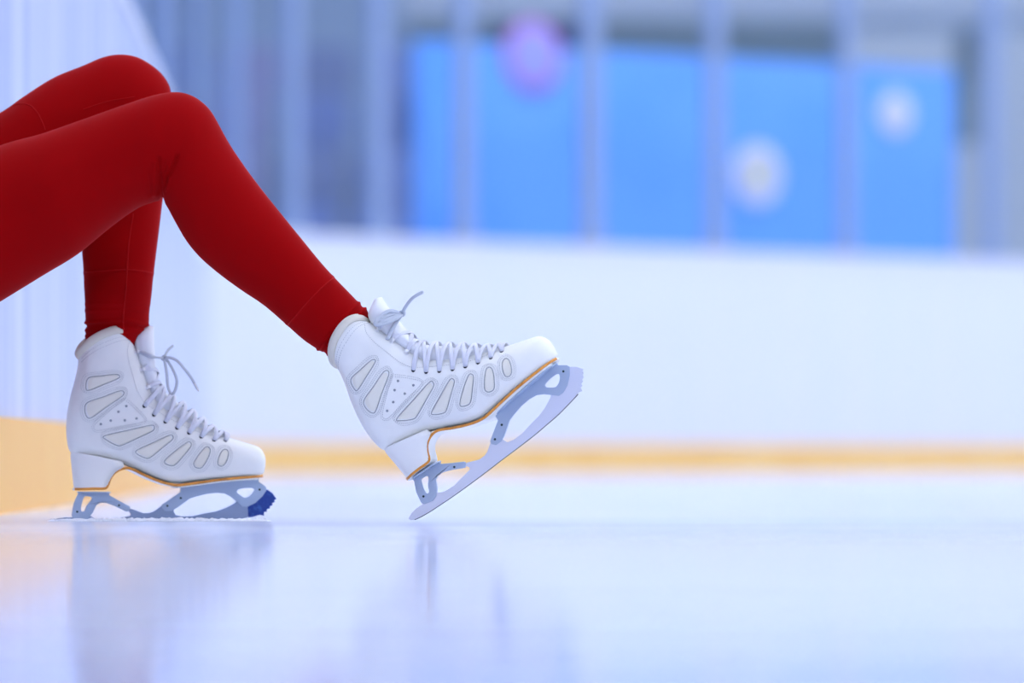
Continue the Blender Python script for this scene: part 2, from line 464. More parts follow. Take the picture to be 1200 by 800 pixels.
        for j in range(m): f.append((4 * m + j, 4 * m + (j + 1) % m, 5 * m))
        edge = [hit(x, y, .0003)[0] for x, y in sp_]
        for side in (0, 1):
            vv = v if side == 0 else [mir(p) for p in v]
            o = MB().add(vv, f).build('mesh_insert', M['insert'], root)
            e = MB(); tube(e, edge if side == 0 else [mir(p) for p in edge], .00055, 6, closed=True); e.build('insert_border', M['groove'], o)
        dashes(st, spline2(grow(poly, 3.0), 5, True), .0003, True)
        dashes(st, spline2(grow(poly, 5.0), 5, True), .0003, True, r=.0003)
    dashes(st, spline2(RIV, 5, True), .0003, True); dashes(st, spline2(grow(RIV, 2.2), 5, True), .0003, True, r=.0003)
    # collar stitching, two rows following the rim
    for dr in (-4, -6):
        ln = []
        for j in range(5, 32):
            p = RINGS[dr][len(last) - j]
            q = BVH.find_nearest(p)
            ln.append(p + q[1] * .0003 * (1 if q[1].y * p.y > 0 else -1))
        for a, b in zip(ln, ln[1:]):
            L = (b - a).length; nn = max(1, int(L / .0026))
            for u in range(nn):
                s0 = a.lerp(b, u / nn); s1 = a.lerp(b, (u + .55) / nn)
                for g in ((s0, s1), (mir(s0), mir(s1))): tube(st, g, .00028, 4)
    so = st.build('stitching', M['stitch'], root); tag(so, kind='stuff')
    for x, y in RIVETS:
        p, n = hit(x, y, 0)
        for a, b in ((p, n), (mir(p), mir(n))): disc(MBr := MB(), a, b, .0016, .0005, 12, .0003); MBr.build('rivet', M['rivet'], root)
    E = []
    for x, y in EYE:
        p, n = hit(x, y, 0); E.append((p, n))
        for a, b in ((p, n), (mir(p), mir(n))):
            e = MB(); u = b.normalized(); t1 = u.orthogonal().normalized(); t2 = u.cross(t1)
            disc(e, a, b, .0021, .0004, 14); 
            tube(e, [a + u * .0004 + (t1 * math.cos(2 * PI * q / 16) + t2 * math.sin(2 * PI * q / 16)) * .0022 for q in range(16)], .00035, 5, closed=True)
            e.build('eyelet', M['eyelet'], root)
    H = []
    for x, y in HOOKS:
        p, n = hit(x, y, 0); H.append((p, n))
        ax = Vector((C(x + 6, y - 5)[0] - C(x, y)[0], 0, C(x + 6, y - 5)[1] - C(x, y)[1])).normalized()   # across the facing, towards the tongue
        for s in (1, -1):
            pp, nn = (p, n) if s == 1 else (mir(p), mir(n))
            h = MB()
            disc(h, pp, nn, .0034, .0006, 14, .0002)
            a0 = pp + nn * .0005; arc = [a0 - ax * .001, a0 + nn * .0018 + ax * .0014, a0 + nn * .0042 + ax * .0008, a0 + nn * .0056 - ax * .0014, a0 + nn * .0058 - ax * .0036]
            aa = spline(arc, 5); tube(h, aa, .001, 8, flat=(.0026, .0009), up=[nn + ax] * len(aa))
            h.build('lace_hook', M['hook'], root)
    # the lace: one strand that criss-crosses over the tongue
    lc = MB(); Nup = Vector((C(500, 400)[0] - C(500, 420)[0], 0, C(500, 400)[1] - C(500, 420)[1])).normalized()
    LW = (.0027, .0008)
    def cross(pa, pb, lift, nrmax, start=0., end=1.):
        P = []; U = []; n = 26
        for i in range(n + 1):
            s = start + (end - start) * i / n; a = PI * s
            yy = -math.cos(a); base = pa.lerp(pb, s)
            p = Vector((base.x, (abs(pa.y) + (abs(pb.y) - abs(pa.y)) * s) * yy, base.z))
            p += nrmax * lift * math.sin(a) ** .8
            P.append(p); U.append(Vector((0, yy, 0)) + nrmax * (math.sin(a) + .05))
        return P, U
    lifts = [(y0 - ty) * K for (x0, y0), ty in zip(EYE, TOPY)]
    for i in range(len(E) - 1):
        for s in (1, -1):
            a = E[i][0]; b = E[i + 1][0]
            l = (lifts[i] + lifts[i + 1]) / 2 + (.0012 if s == 1 else 0)
            if s == 1: P, U = cross(Vector((a.x, a.y, a.z)), b, l, Nup)
            else:
                P, U = cross(Vector((a.x, a.y, a.z)), b, l, Nup); P = [mir(p) for p in P]; U = [mir(p) for p in U]
            tube(lc, P, .002, 8, flat=LW, up=U)
    P, U = cross(E[-1][0], E[-1][0] + Vector((.001, 0, 0)), lifts[-1], Nup); tube(lc, P, .002, 8, flat=LW, up=U)
    Nh = Vector((C(484, 380)[0] - C(470, 400)[0], 0, C(484, 380)[1] - C(470, 400)[1])).normalized()
    # from the first eyelet over to the hooks
    seq = [E[0][0]] + [H[2][0] + H[2][1] * .003, H[1][0] + H[1][1] * .003, H[0][0] + H[0][1] * .003]
    hl = [.026, .020, .018]
    for i in range(3):
        P, U = cross(seq[i], seq[i + 1], hl[i], (Nup + Nh).normalized() if i == 0 else Nh)
        tube(lc, P, .002, 8, flat=LW, up=U)
        tube(lc, [mir(p) + Nh * .001 for p in P], .002, 8, flat=LW, up=[mir(u) for u in U])
    lo = lc.build('lace', M['lace'], root)
    # bow: knot, ends and loops
    bw = MB(); g2 = MB(); ends = []
    h0 = H[0][0] + H[0][1] * .004
    if not far:
        def L3(pts, y): return [Vector((C(px, py)[0], yy, C(px, py)[1])) for (px, py), yy in zip(pts, y)]
        kn = L3([(473, 367.5)], [-.012])[0]
        a = spline([h0, *L3([(452, 378), (464, 372)], [-.036, -.024]), kn], 6); tube(bw, a, .002, 8, flat=(.0034, .0008), up=(.2, -1, .3))
        a = spline([h0, *L3([(452, 374.5), (463, 368)], [-.034, -.022]), kn], 6); tube(bw, a, .002, 8, flat=(.003, .0008), up=(.2, -1, .3))
        a = spline(L3([(473, 368), (460, 365), (449, 374), (446, 381), (455, 380), (468, 374), (474, 368)], [-.012, -.025, -.034, -.038, -.036, -.024, -.012]), 6); tube(bw, a, .002, 8, flat=(.0026, .0009), up=(.2, -1, .3))
        a = spline(L3([(473, 367.5), (478, 360), (485.5, 351.5), (492, 347), (499.5, 343.2)], [-.012, -.018, -.024, -.026, -.026]), 6); tube(bw, a, .0018, 8, flat=(.0024, .0009), up=(.2, -1, .3))
        ends = [a[-7:]]
        a = spline(L3([(473, 368), (468, 377), (463, 388), (459.5, 399)], [-.012, -.02, -.028, -.036]), 6); tube(bw, a, .002, 8, flat=LW, up=(.2, -1, .3))
    else:
        def Cf(px, py):     # photo position on the farther skate
            k = 1 / 912.0; dx = (px - 88) * k / math.cos(math.radians(12)); dz = -(py - 572) * k; t = math.radians(4.2)
            return (dx * math.cos(t) + dz * math.sin(t), -dx * math.sin(t) + dz * math.cos(t))
        def L3(pts, y): return [Vector((Cf(px, py)[0] - yy * -.2 * 1, yy, Cf(px, py)[1])) for (px, py), yy in zip(pts, y)]
        kn = L3([(190.6, 418.7)], [-.010])[0]
        for dz in (0, .003):
            a = spline([h0, *L3([(175, 415.5 + dz * 700), (183, 418)], [-.032, -.022]), kn], 6); tube(bw, a, .002, 8, flat=(.0018, .0008), up=(.2, -1, .3))
        a = spline(L3([(191, 418.5), (198.7, 418.6), (207, 422.5), (215, 431.4), (223, 441.8), (230.4, 455.3)], [-.01, -.016, -.022, -.026, -.028, -.028]), 6); tube(bw, a, .0018, 8, flat=(.0021, .0009), up=(.2, -1, .3))
        ends = [a[-7:]]
        a = spline(L3([(191, 421), (193.8, 435), (195.5, 451), (198.5, 459), (202, 460), (205, 454.5), (206, 444), (200.4, 431), (194, 421)], [-.012, -.018, -.022, -.026, -.028, -.027, -.025, -.018, -.012]), 6)
        tube(bw, a, .0018, 8, flat=(.002, .0009), up=(.2, -1, .3))
        a = spline(L3([(190.6, 417), (195, 409), (200, 404)], [-.008, -.002, .004]), 6); tube(bw, a, .0018, 8, flat=(.0018, .0008), up=(.2, -1, .3))
    for i in range(3):      # knot wraps
        ring = [kn + Vector((math.cos(q * PI / 8) * .0034, (i - 1) * .0016, math.sin(q * PI / 8) * .003)) for q in range(16)]
        tube(bw, ring, .0014, 6, closed=True)
    bo = bw.build('lace_bow', M['lace_shaded'], root)
    for e in ends:
        tip = MB(); tube(tip, [e[3 if far else 5], e[-1], e[-1] + (e[-1] - e[-2]) * (.6 if not far else 1)], .0013, 8); tip.build('lace_tip', M['hook'] if far else M['lace_shaded'], bo)
    # blade holder
    fo = [(581, 487), (652, 427), (654.5, 428.4), (664, 428.4), (667.5, 430.4), (667.6, 440), (665, 452), (660, 460.6), (655, 464), (647.5, 463.2), (637, 462.2), (629, 463.2), (620.5, 468), (611.5, 475.6), (602, 486.6), (597.6, 492.5), (591.5, 510), (588, 517), (582, 521.3), (576.4, 520.2), (574.8, 517), (584, 492.5)]
    fh = [(638.8, 451), (641.5, 447.3), (646, 443.2), (652.5, 438.8), (655.8, 439.8), (655.6, 447), (651.5, 453.6), (644, 454.4), (640, 453.8)]
    ro = [(485.4, 562), (515.2, 541), (517, 543.4), (530, 542.2), (544.5, 540.6), (546.2, 542), (546, 547.4), (542.8, 548.4), (531, 550.2), (520, 552.8), (513.5, 556.6), (511, 562), (512.7, 572.8), (512, 581), (507.8, 586.6), (497, 590.6), (493.8, 588.6), (488, 576)]
    rh = [(493.8, 562.5), (497.5, 559), (501.4, 557.6), (502.6, 561), (502, 569), (503.2, 575.6), (500.8, 577.8), (497.6, 574.5)]
    for nm, o_, h_ in (('front_blade_holder', fo, fh), ('rear_blade_holder', ro, rh)):
        b = MB(); extrude(b, [[C(*p) for p in o_], [C(*p) for p in spline2(h_, 3, True)]], -.0036, .0036)
        ho = b.build(nm.split('_', 1)[1], M['plate'], root, smooth=False, bevel=.0009)
        # mounting plate
        q = MB()
        e0, e1 = ((580, 487.2), (652.6, 426)) if nm[0] == 'f' else ((484, 562.2), (516.4, 540))
        A = Vector((*C(*e0), 0)); B_ = Vector((*C(*e1), 0)); t = (B_ - A).normalized(); n_ = Vector((-t.y, t.x, 0)); rr = []
        for k in range(13):
            s = k / 12; c_ = A.lerp(B_, s); wv = (.030 if nm[0] == 'f' else .022) * (max(.02, 1 - (2 * s - 1) ** 6) ** .5)
            rr.append([Vector((c_.x + n_.x * h, wv * y, c_.y + n_.y * h)) for y, h in ((-1, -.0008), (-1, .0008), (1, .0008), (1, -.0008))])
        loft(q, rr); q.build('mounting_plate', M['plate'], ho, smooth=False)
        for (sx, sy) in ([(660.3, 435.6), (588.5, 497.8), (580.6, 514.6)] if nm[0] == 'f' else [(533, 547), (496.8, 581.4)]):
            x, z = C(sx, sy)
            for s in (-1, 1):
                disc(sc := MB(), (x, s * .0036, z), (0, s, 0), .0015, .0004, 12, .0001); sc.build('screw', M['screw'], ho)
    # blade
    teeth = [(683.6, 433.2), (682, 435.5), (683.9, 437.5), (682, 440), (683.8, 442.2), (681.8, 445), (683.4, 447.2), (681, 450), (682.6, 452.5), (680, 454.4), (682.4, 458.4)]
    prow = [(665, 431), (668, 430.2), (675.5, 430.2)] + teeth + [(677.5, 460.5)]
    bl = [(479, 607), (482.5, 601), (488, 595.6), (496, 590), (505, 583), (512, 576.6), (520, 576.2), (532, 569), (551, 550), (550.6, 547.5), (545, 545), (547.7, 541.8), (562, 538.2), (568, 533.8), (571.5, 529), (574.5, 520), (577, 514), (588, 512), (591, 516), (595, 518), (602, 515.2), (612.5, 507.5), (624, 495), (632, 487), (639, 477.6), (644.6, 467), (646.5, 460), (651, 456), (658, 447)]
    low = [(672, 467.5), (654.5, 485.5), (640, 498), (626.5, 509.5), (608, 523.8), (590, 537.2), (565, 556.4), (537.5, 576.6), (520, 588.6), (502.5, 600), (493, 605.4), (486, 608.6), (481, 609)]
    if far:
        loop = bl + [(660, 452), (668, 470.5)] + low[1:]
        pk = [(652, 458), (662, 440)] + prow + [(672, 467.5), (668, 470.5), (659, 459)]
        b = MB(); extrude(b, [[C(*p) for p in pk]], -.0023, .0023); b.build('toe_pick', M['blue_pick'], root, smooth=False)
    else:
        loop = bl + prow + low
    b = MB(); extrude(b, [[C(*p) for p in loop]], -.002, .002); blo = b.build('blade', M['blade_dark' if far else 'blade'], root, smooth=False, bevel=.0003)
    e = MB(); lw = spline2(([] if far else [(677, 462)]) + low[0 if not far else 1:-1], 4)
    ed = [Vector((C(*p)[0], 0, C(*p)[1])) for p in lw]
    tube(e, ed, .001, 6, flat=(.0021, .0009), up=(.2, 0, 1)); e.build('ground_edge', M['edge'], blo)
    return root

def spline2(pts, n, closed=False):
    return [(p.x, p.y) for p in spline([Vector((a, b, 0)) for a, b in pts], n, closed)]

near = skate('figure_skate', 'white figure skate tilted toe up, worn on the outstretched nearer leg, pale silver blade')
near.location = W(480, 560, 4.85); near.rotation_euler = (0, -TH, -YAW)
farS = skate('figure_skate', 'white figure skate flat on the ice, on the farther leg, with dark blue toe pick', far=True)
farS.location = W(88.5, 572.5, 5.0); farS.rotation_euler = (0, -math.radians(4.2), math.radians(12)); farS.scale = (1.015,) * 3

# ------------------------------------------------------------------ person: legs in red leggings
NEAR = [((-150, 245), (-120, 430), 90, 4.83), ((-75, 203), (-35, 375), 88, 4.83), ((0, 171), (45, 325.5), 84, 4.83), ((49, 157), (90, 298), 77, 4.82), ((98, 140), (130, 265.5), 70, 4.82),
        ((146, 123), (159, 245), 64, 4.815), ((180, 112), (177, 237.5), 60, 4.81), ((205, 108), (188, 235), 57, 4.81), ((222, 111), (191.5, 237), 56, 4.81), ((236, 119), (194, 239.5), 55, 4.81),
        ((249, 133), (198, 246), 54.5, 4.81), ((268, 167), (206, 261), 54, 4.815), ((286, 194), (219, 283), 54, 4.82), ((306, 221), (235, 302), 52, 4.825), ((330, 251), (257, 321), 50, 4.83),
        ((352, 278), (283, 340), 47, 4.835), ((374, 305), (309, 357.5), 43, 4.84), ((391, 324), (333, 378), 40.5, 4.845), ((408, 341.5), (355, 397.5), 37, 4.857), ((422, 356), (372, 409), 35, 4.861),
        ((430, 363), (385, 416.5), 33, 4.863), ((434, 377), (396, 424), 29, 4.864), ((436, 400), (414, 440), 22, 4.864)]
FAR = [((-150, 215), (-110, 380), 88, 5.01), ((-70, 172), (-35, 325), 84, 5.02), ((0, 133), (40, 285), 80, 5.03), ((29, 113), (70, 258), 75, 5.03), ((63, 91.5), (98, 235), 69, 5.03), ((98, 77), (116, 216), 64, 5.03),
       ((122, 67), (124, 208), 60, 5.03), ((141, 64), (127, 206), 57, 5.03), ((161, 67), (128, 208), 56, 5.03), ((180, 78), (125, 212), 55, 5.03), ((193, 91), (120, 218), 55, 5.03), ((200, 107), (113, 228), 55, 5.03),
       ((201, 135), (105, 243), 54, 5.03), ((198, 170), (99, 260), 53, 5.025), ((194, 205), (96, 278), 52, 5.02), ((190, 238), (96.5, 297), 50, 5.02), ((186.5, 268), (98, 318), 47, 5.015), ((182.5, 300), (98.6, 335), 43.5, 5.01),
       ((179.5, 325), (99.4, 350), 41.5, 5.0), ((177.5, 345), (100, 365), 40, 5.0), ((175, 365), (100.5, 382), 37.5, 5.006), ((173.5, 381), (100.5, 393), 35, 5.009), ((164, 396), (101, 408), 31, 5.01), ((156, 412), (108, 422), 26, 5.01), ((150, 430), (115, 438), 20, 5.01)]
# folds: polyline in photo pixels, signed height mm, width px
FOLD_N = [([(185.6, 186), (185.8, 226)], -2.2, 2.2), ([(187, 205), (190, 238)], -3.0, 2.2), ([(208, 182), (196, 208), (191, 226)], -2.0, 2.2), ([(196, 189), (190.5, 206)], -1.4, 1.8), ([(173, 200), (175, 228)], -1.2, 2.2), ([(181, 190), (180, 228)], 1.2, 2.2), ([(200, 198), (194, 222)], 1.2, 2),
          ([(423, 353), (405, 370), (390, 388), (371, 412)], 1.5, 1.5), ([(427, 357), (411, 373), (396, 391), (378, 416)], -1.0, 1.4), ([(430, 359.5), (414, 376), (400, 394), (383, 418)], 1.0, 1.3),
          ([(391.5, 323), (364, 351), (335, 381)], .5, 1.5)]
FOLD_F = [([(99, 378), (145, 374.5), (175, 382)], 1.5, 1.5), ([(100, 382), (145, 378.5), (172, 385)], -1.2, 1.5), ([(100, 387), (145, 383.5), (168, 387)], 1.0, 1.5), ([(99, 364), (173, 363)], .5, 1.5), ([(100, 394), (145, 389), (168, 391)], .9, 1.3),
          ([(98, 319.5), (148, 316), (182, 320.5)], .5, 1.5), ([(100, 356), (175, 356)], .3, 1.5)]

def leg(st, folds, scale=1., n=12, seg=112):
    Ts = spline([W(*s[0], s[3]) for s in st], n); Bs = spline([W(*s[1], s[3]) for s in st], n); Ws = spline([Vector((s[2] / 1000, 0, 0)) for s in st], n)
    rings = []
    for t, b, w in zip(Ts, Bs, Ws):
        m = (t + b) / 2; h = (t - b) / 2 * scale; ring = []
        for j in range(seg):
            a = 2 * PI * j / seg
            d = h * math.cos(a) + Vector((0, w.x * scale * math.sin(a), 0)); p = m + d
            if scale == 1.:
                px = 600 + F * p.x / p.y; py = HY - F * (p.z - CH) / p.y; q = Vector((px, py)); add = 0
                for line, amp, wd in folds:
                    for (a0, b0) in zip(line, line[1:]):
                        A = Vector(a0); B = Vector(b0); u = (q - A).dot(B - A) / (B - A).length_squared
                        uc = min(1, max(0, u)); dd = (q - A.lerp(B, uc)).length
                        if dd < wd * 3: 
                            e = math.exp(-(dd / wd) ** 2)
                            add = add if abs(add) > abs(amp * 1.7 * e) else amp * 1.7 * e
                p = p + d.normalized() * add / 1000
            ring.append(p)
        rings.append(ring)
    return rings

def ell(mb, c, r, tilt=0., n=28, seg=40):
    R = Matrix.Rotation(tilt, 3, 'Y'); rings = []
    for i in range(1, n):
        a = PI * i / n
        rings.append([Vector(c) + R @ Vector((math.cos(a) * r[0], math.sin(a) * math.cos(2 * PI * j / seg) * r[1], math.sin(a) * math.sin(2 * PI * j / seg) * r[2])) for j in range(seg)])
    return loft(mb, rings)

rn = leg(NEAR, FOLD_N); rf = leg(FAR, FOLD_F)
hipc = W(-150, 318, 4.92)
def body(scale, rings):
    mb = MB()
    for r in rings: loft(mb, r)
    ell(mb, hipc + Vector((-.03, 0, .0)), (.15 * scale, .175 * scale, .125 * scale), .3)
    ell(mb, hipc + Vector((-.075, 0, .07)), (.112 * scale, .160 * scale, .12 * scale), -.25)
    return mb
person = (body(.86, [leg(NEAR, [], .86, 6, 48), leg(FAR, [], .86, 6, 48)]), None)
person = person[0]
# upper body leaning back on both hands (outside the photograph's left edge)
HX, HZ = hipc.x, hipc.z
SZ = hipc.z - .124
def chain(mb, pts, seg=20, n=5):
    P = spline([Vector((p[0], p[1], p[2])) for p in pts], n); R = spline([Vector((p[3], p[4] if len(p) > 4 else p[3], 0)) for p in pts], n); rings = []
    for i, p in enumerate(P):
        t = (P[min(i + 1, len(P) - 1)] - P[max(i - 1, 0)]).normalized(); N = Vector((0, 1, 0)); N = N - t * N.dot(t)
        N = N.normalized() if N.length > .05 else t.orthogonal().normalized(); B = t.cross(N)
        rings.append([p + B * math.cos(2 * PI * j / seg) * R[i].x + N * math.sin(2 * PI * j / seg) * R[i].y for j in range(seg)])
    return loft(mb, rings)
def torso(mb, g):
    chain(mb, [(HX - .07, 4.92, HZ + .06, .10 + g, .15 + g), (HX - .12, 4.92, HZ + .20, .09 + g, .125 + g), (HX - .17, 4.92, HZ + .36, .105 + g, .145 + g), (HX - .20, 4.92, HZ + .48, .09 + g, .165 + g), (HX - .21, 4.92, HZ + .535, .05 + g, .11 + g)], 36)
    for q in (-1, 1):
        chain(mb, [(HX - .20, 4.92 + q * .13, HZ + .475, .055 + g), (HX - .22, 4.92 + q * .185, HZ + .44, .05 + g), (HX - .32, 4.92 + q * .235, HZ + .22, .040 + g), (HX - .345, 4.92 + q * .24, HZ + .15, .037 + g), (HX - .37, 4.92 + q * .245, SZ + .10, .029 + g)])
torso(person, 0.)
for q in (-1, 1):
    y = 4.92 + q * .245; x = HX - .37
    chain(person, [(x + .005, y, SZ + .12, .028), (x, y, SZ + .06, .022, .028), (x - .02, y, SZ + .024, .016, .036), (x - .075, y, SZ + .017, .013, .038)])
    for k, (ln, ang) in enumerate(((.058, .28), (.068, .1), (.064, -.08), (.050, -.28))):
        y0 = y + q * -(k - 1.5) * -.019; dx, dy = -math.cos(ang), math.sin(ang) * -q
        chain(person, [(x - .06, y0, SZ + .018, .009), (x - .075 + dx * ln * .5, y0 + dy * ln * .5, SZ + .021, .0085), (x - .075 + dx * ln, y0 + dy * ln, SZ + .009, .0070)], 12)
    chain(person, [(x - .02, y - q * .02, SZ + .02, .012), (x - .04, y - q * .045, SZ + .016, .0105), (x - .065, y - q * .062, SZ + .010, .0085)], 12)
hx, hz = HX - .185, HZ + .68
chain(person, [(HX - .205, 4.92, HZ + .50, .055), (HX - .205, 4.92, HZ + .575, .050), (HX - .195, 4.92, HZ + .63, .052)])
ell(person, (hx, 4.92, hz + .03), (.095, .075, .105)); ell(person, (hx + .025, 4.92, hz - .035), (.066, .056, .07))
chain(person, [(hx + .088, 4.92, hz + .035, .009), (hx + .102, 4.92, hz + .01, .012), (hx + .108, 4.92, hz - .004, .013), (hx + .088, 4.92, hz - .012, .010)], 12)
ell(person, (hx + .086, 4.92, hz - .038), (.010, .024, .006)); ell(person, (hx + .084, 4.92, hz - .05), (.010, .021, .007))
for q in (-1, 1):
    ell(person, (hx - .005, 4.92 + q * .076, hz + .01), (.018, .009, .03)); ell(person, (hx + .080, 4.92 + q * .03, hz + .034), (.012, .015, .008))
person = person.build('person', M['skin'])
rm = person.modifiers.new('remesh', 'REMESH'); rm.mode = 'VOXEL'; rm.voxel_size = .004; rm.use_smooth_shade = True
tag(person, 'person seated at the rink side in red leggings, nearer leg stretched out', 'person')
lg = body(1., [rn, rf])
leggings = lg.build('leggings', M['red'], person)
rm = leggings.modifiers.new('remesh', 'REMESH'); rm.mode = 'VOXEL'; rm.voxel_size = .0013; rm.use_smooth_shade = True
rm.adaptivity = 0.0
jk = MB(); torso(jk, .012); jacket = jk.build('jacket', M['jacket'], person)
rm = jacket.modifiers.new('remesh', 'REMESH'); rm.mode = 'VOXEL'; rm.voxel_size = .005; rm.use_smooth_shade = True
hr = MB(); ell(hr, (hx - .014, 4.92, hz + .045), (.096, .083, .103)); ell(hr, (hx - .055, 4.92, hz - .01), (.055, .072, .085)); ell(hr, (hx - .115, 4.92, hz + .075), (.042, .042, .042))
hair = hr.build('hair', M['hair'], person)
rm = hair.modifiers.new('remesh', 'REMESH'); rm.mode = 'VOXEL'; rm.voxel_size = .005; rm.use_smooth_shade = True
# seams sewn on the leggings
mN = loft(MB(), rn); bN = BVHTree.FromPolygons(mN.v, mN.f); mF = loft(MB(), rf); bF = BVHTree.FromPolygons(mF.v, mF.f)
CAM = Vector((0, 0, CH))
def seam(line, bvh, r=.0006):
    pts = []
    for x, y in spline2(line, 8):
        d = (W(x, y, 5) - CAM).normalized(); loc, nrm, _, _ = bvh.ray_cast(CAM, d)
        if loc: pts.append(loc + (nrm if nrm.dot(d) < 0 else -nrm) * .0002)
    tube(mb := MB(), pts, r, 6); return mb.build('seam', M['red_seam'], leggings)
seam([(390.5, 325.5), (378, 336), (362, 352), (348, 368), (337.5, 380)], bN)
seam([(100, 319), (120, 317.5), (148, 316), (165, 317.5), (180, 320)], bF)
seam([(156, 250), (151, 285), (149, 316), (147, 345), (144.5, 372), (145, 388)], bF, .0008)
seam([(8, 128), (16, 123.5), (26, 121.6), (36, 124), (44, 132), (50, 144), (53, 152)], bF)
seam([(98, 128), (125, 119), (150, 114.5), (158, 113)], bF, .0005)

# ------------------------------------------------------------------ rink
def struct(o): o['kind'] = 'structure'; return o
ice = MB()
nx, ny = 60, 80
v = []; f = []
for j in range(ny + 1):
    for i in range(nx + 1):
        v.append((-8 + 24 * i / nx, -2 + 30 * j / ny, 0))
for j in range(ny):
    for i in range(nx):
        a = j * (nx + 1) + i; f.append((a, a + 1, a + nx + 2, a + nx + 1))
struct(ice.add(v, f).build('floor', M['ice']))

WP = [(-.745, 5.32), (-.75, 5.7), (-.79, 7.3), (-.86, 9.0), (-1.07, 13.0), (-1.2, 15.2), (-1.17, 15.95), (-1.0, 16.45), (-.746, 16.8), (.155, 17.5), (2.53, 19.0), (6.5, 21.4)]
def path(pts, n=8): return [Vector((a, b, 0)) for a, b in spline2(pts, n)]
def sweep(mb, pts, off0, off1, z0, z1):
    """wall between offsets off0..off1 (to the outside of the rink, left of travel)"""
    rings = []
    for i, p in enumerate(pts):
        t = (pts[min(i + 1, len(pts) - 1)] - pts[max(i - 1, 0)]).normalized(); n = Vector((-t.y, t.x, 0))
        rings.append([p + n * off0 + Vector((0, 0, z0)), p + n * off0 + Vector((0, 0, z1)), p + n * off1 + Vector((0, 0, z1)), p + n * off1 + Vector((0, 0, z0))])
    return loft(mb, rings)
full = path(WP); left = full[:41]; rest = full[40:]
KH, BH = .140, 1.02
for nm, pp, tn, m1, m2 in (('wall_left', left, 'baseboard_left', 'board_scuffed_shaded', 'kick_left'), ('wall_far', rest, 'baseboard_far', 'board', 'kick')):
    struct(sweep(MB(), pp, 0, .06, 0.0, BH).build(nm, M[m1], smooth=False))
    struct(sweep(MB(), pp, -.012, -.0005, 0.0, KH).build(tn, M[m2], smooth=False))
nearw = path([(-.70, 1.0), (-.71, 2.6), (-.72, 4.1)])
struct(sweep(MB(), nearw, 0, .06, 0.0, BH).build('wall_left_near', M['board'], smooth=False))
struct(sweep(MB(), nearw, -.012, -.0005, 0.0, KH).build('baseboard_left_near', M['kick'], smooth=False))
sill = hipc.z - .124
struct(box(MB(), (-1.35, 4.1, 0), (-.735, 5.31, sill)).build('trim_1', M['board'], smooth=False, bevel=.01))
struct(sweep(MB(), full, -.012, .08, BH + .0005, BH + .03).build('trim_2', M['cap'], smooth=False))
# glass above the far boards
struct(sweep(MB(), full[9:], .025, .037, BH + .031, 2.6).build('window_1', M['glass'], smooth=False))
def on_wall(px):
    best = None
    for a, b in zip(full, full[1:]):
        fa = a.x - (px - 600) / F * a.y; fb = b.x - (px - 600) / F * b.y
        if fa * fb <= 0 and a.y > 8:
            t = fa / (fa - fb); p = a.lerp(b, t); d = (b - a).normalized(); best = (p, d)
    return best
for px, wd in ((172, .05), (205, .06), (240, .06), (286, .07), (350, .085), (448, .085), (548, .085), (697, .10), (842, .085), (996, .075), (1168, .085)):
    r = on_wall(px)
    if not r: continue
    p, d = r; n = Vector((-d.y, d.x, 0)); mb = MB()
    q = p + n * .031; hw = wd / 2
    for (o, w, z0, z1) in ((.0225, hw, BH + .031, 2.65), (.03, hw * 1.35, BH + .031, BH + .10)):
        vs = []
        for z in (z0, z1):
            for s, t in ((-1, -1), (1, -1), (1, 1), (-1, 1)):
                vs.append(q + d * w * s + n * o * t + Vector((0, 0, z)))
        mb.add(vs, [(0, 1, 2, 3), (4, 5, 6, 7), (0, 1, 5, 4), (1, 2, 6, 5), (2, 3, 7, 6), (3, 0, 4, 7)])
    o = mb.build('glass_post', M['post'], smooth=False, bevel=.004)
    if px < 300: tag(o, 'slim pale upright glass post above the white boards left of the blue banner', 'post', 'glass posts left of the banner')
    elif px < 460: tag(o, 'blurred pale glass post on the curved boards, left of the blue banner' if px < 400 else 'wide pale glass post just left of the blue banner edge', 'post', 'rink glass posts')
    elif px < 1100: tag(o, {548: 'pale glass post in front of the banner, left of the pink round logo', 697: 'pale glass post in front of the banner, right of the pink round logo', 842: 'pale glass post left of the yellow-centred round logo', 996: 'pale glass post between the two whitish round logos'}[px], 'post', 'rink glass posts')
    else: tag(o, 'rightmost pale glass post, right of the blue banner', 'post', 'rink glass posts')

# ------------------------------------------------------------------ hall behind the glass
ban = MB()
bA = Vector(((484 - 600) / F * 20.2, 20.2, 0)); bB = Vector(((1117 - 600) / F * 22.4, 22.4, 0)); bd = (bB - bA).normalized(); bn = Vector((bd.y, -bd.x, 0))
vs = []; NX = 24; L = (bB - bA).length
for i in range(NX + 1):
    u = i / NX; sag = .012 * math.sin(u * 19)
    for z in (.5, 1.1, 1.7, 2.27 + (.06 * u)):
        vs.append(bA + bd * L * u + bn * sag + Vector((0, 0, z)))
fs = [(i * 4 + j, (i + 1) * 4 + j, (i + 1) * 4 + j + 1, i * 4 + j + 1) for i in range(NX) for j in range(3)]
banner = ban.add(vs, fs).build('banner', M['banner'])
so = banner.modifiers.new('solid', 'SOLIDIFY'); so.thickness = .012
tag(banner, 'large blurred blue banner with round pale logos behind the rink glass', 'banner')
def logo(px, py, rads, names):
    # where the sight line meets the banner's plane
    d = W(px, py, 1) - CAM; nn = bn; t = (bA - CAM).dot(nn) / d.dot(nn); c = CAM + d * t + bn * .02
    par = banner
    for k, (r, nm) in enumerate(zip(rads, names)):
        disc(mb := MB(), c + bn * (.006 * k), bn, r * t / F, .003, 40); par = mb.build('logo' if k == 0 else 'logo_centre', M[nm], banner if k == 0 else par)
logo(885, 205, (36, 15), ('logo_white', 'logo_yellow'))
logo(1047, 133, (25,), ('logo_white',))
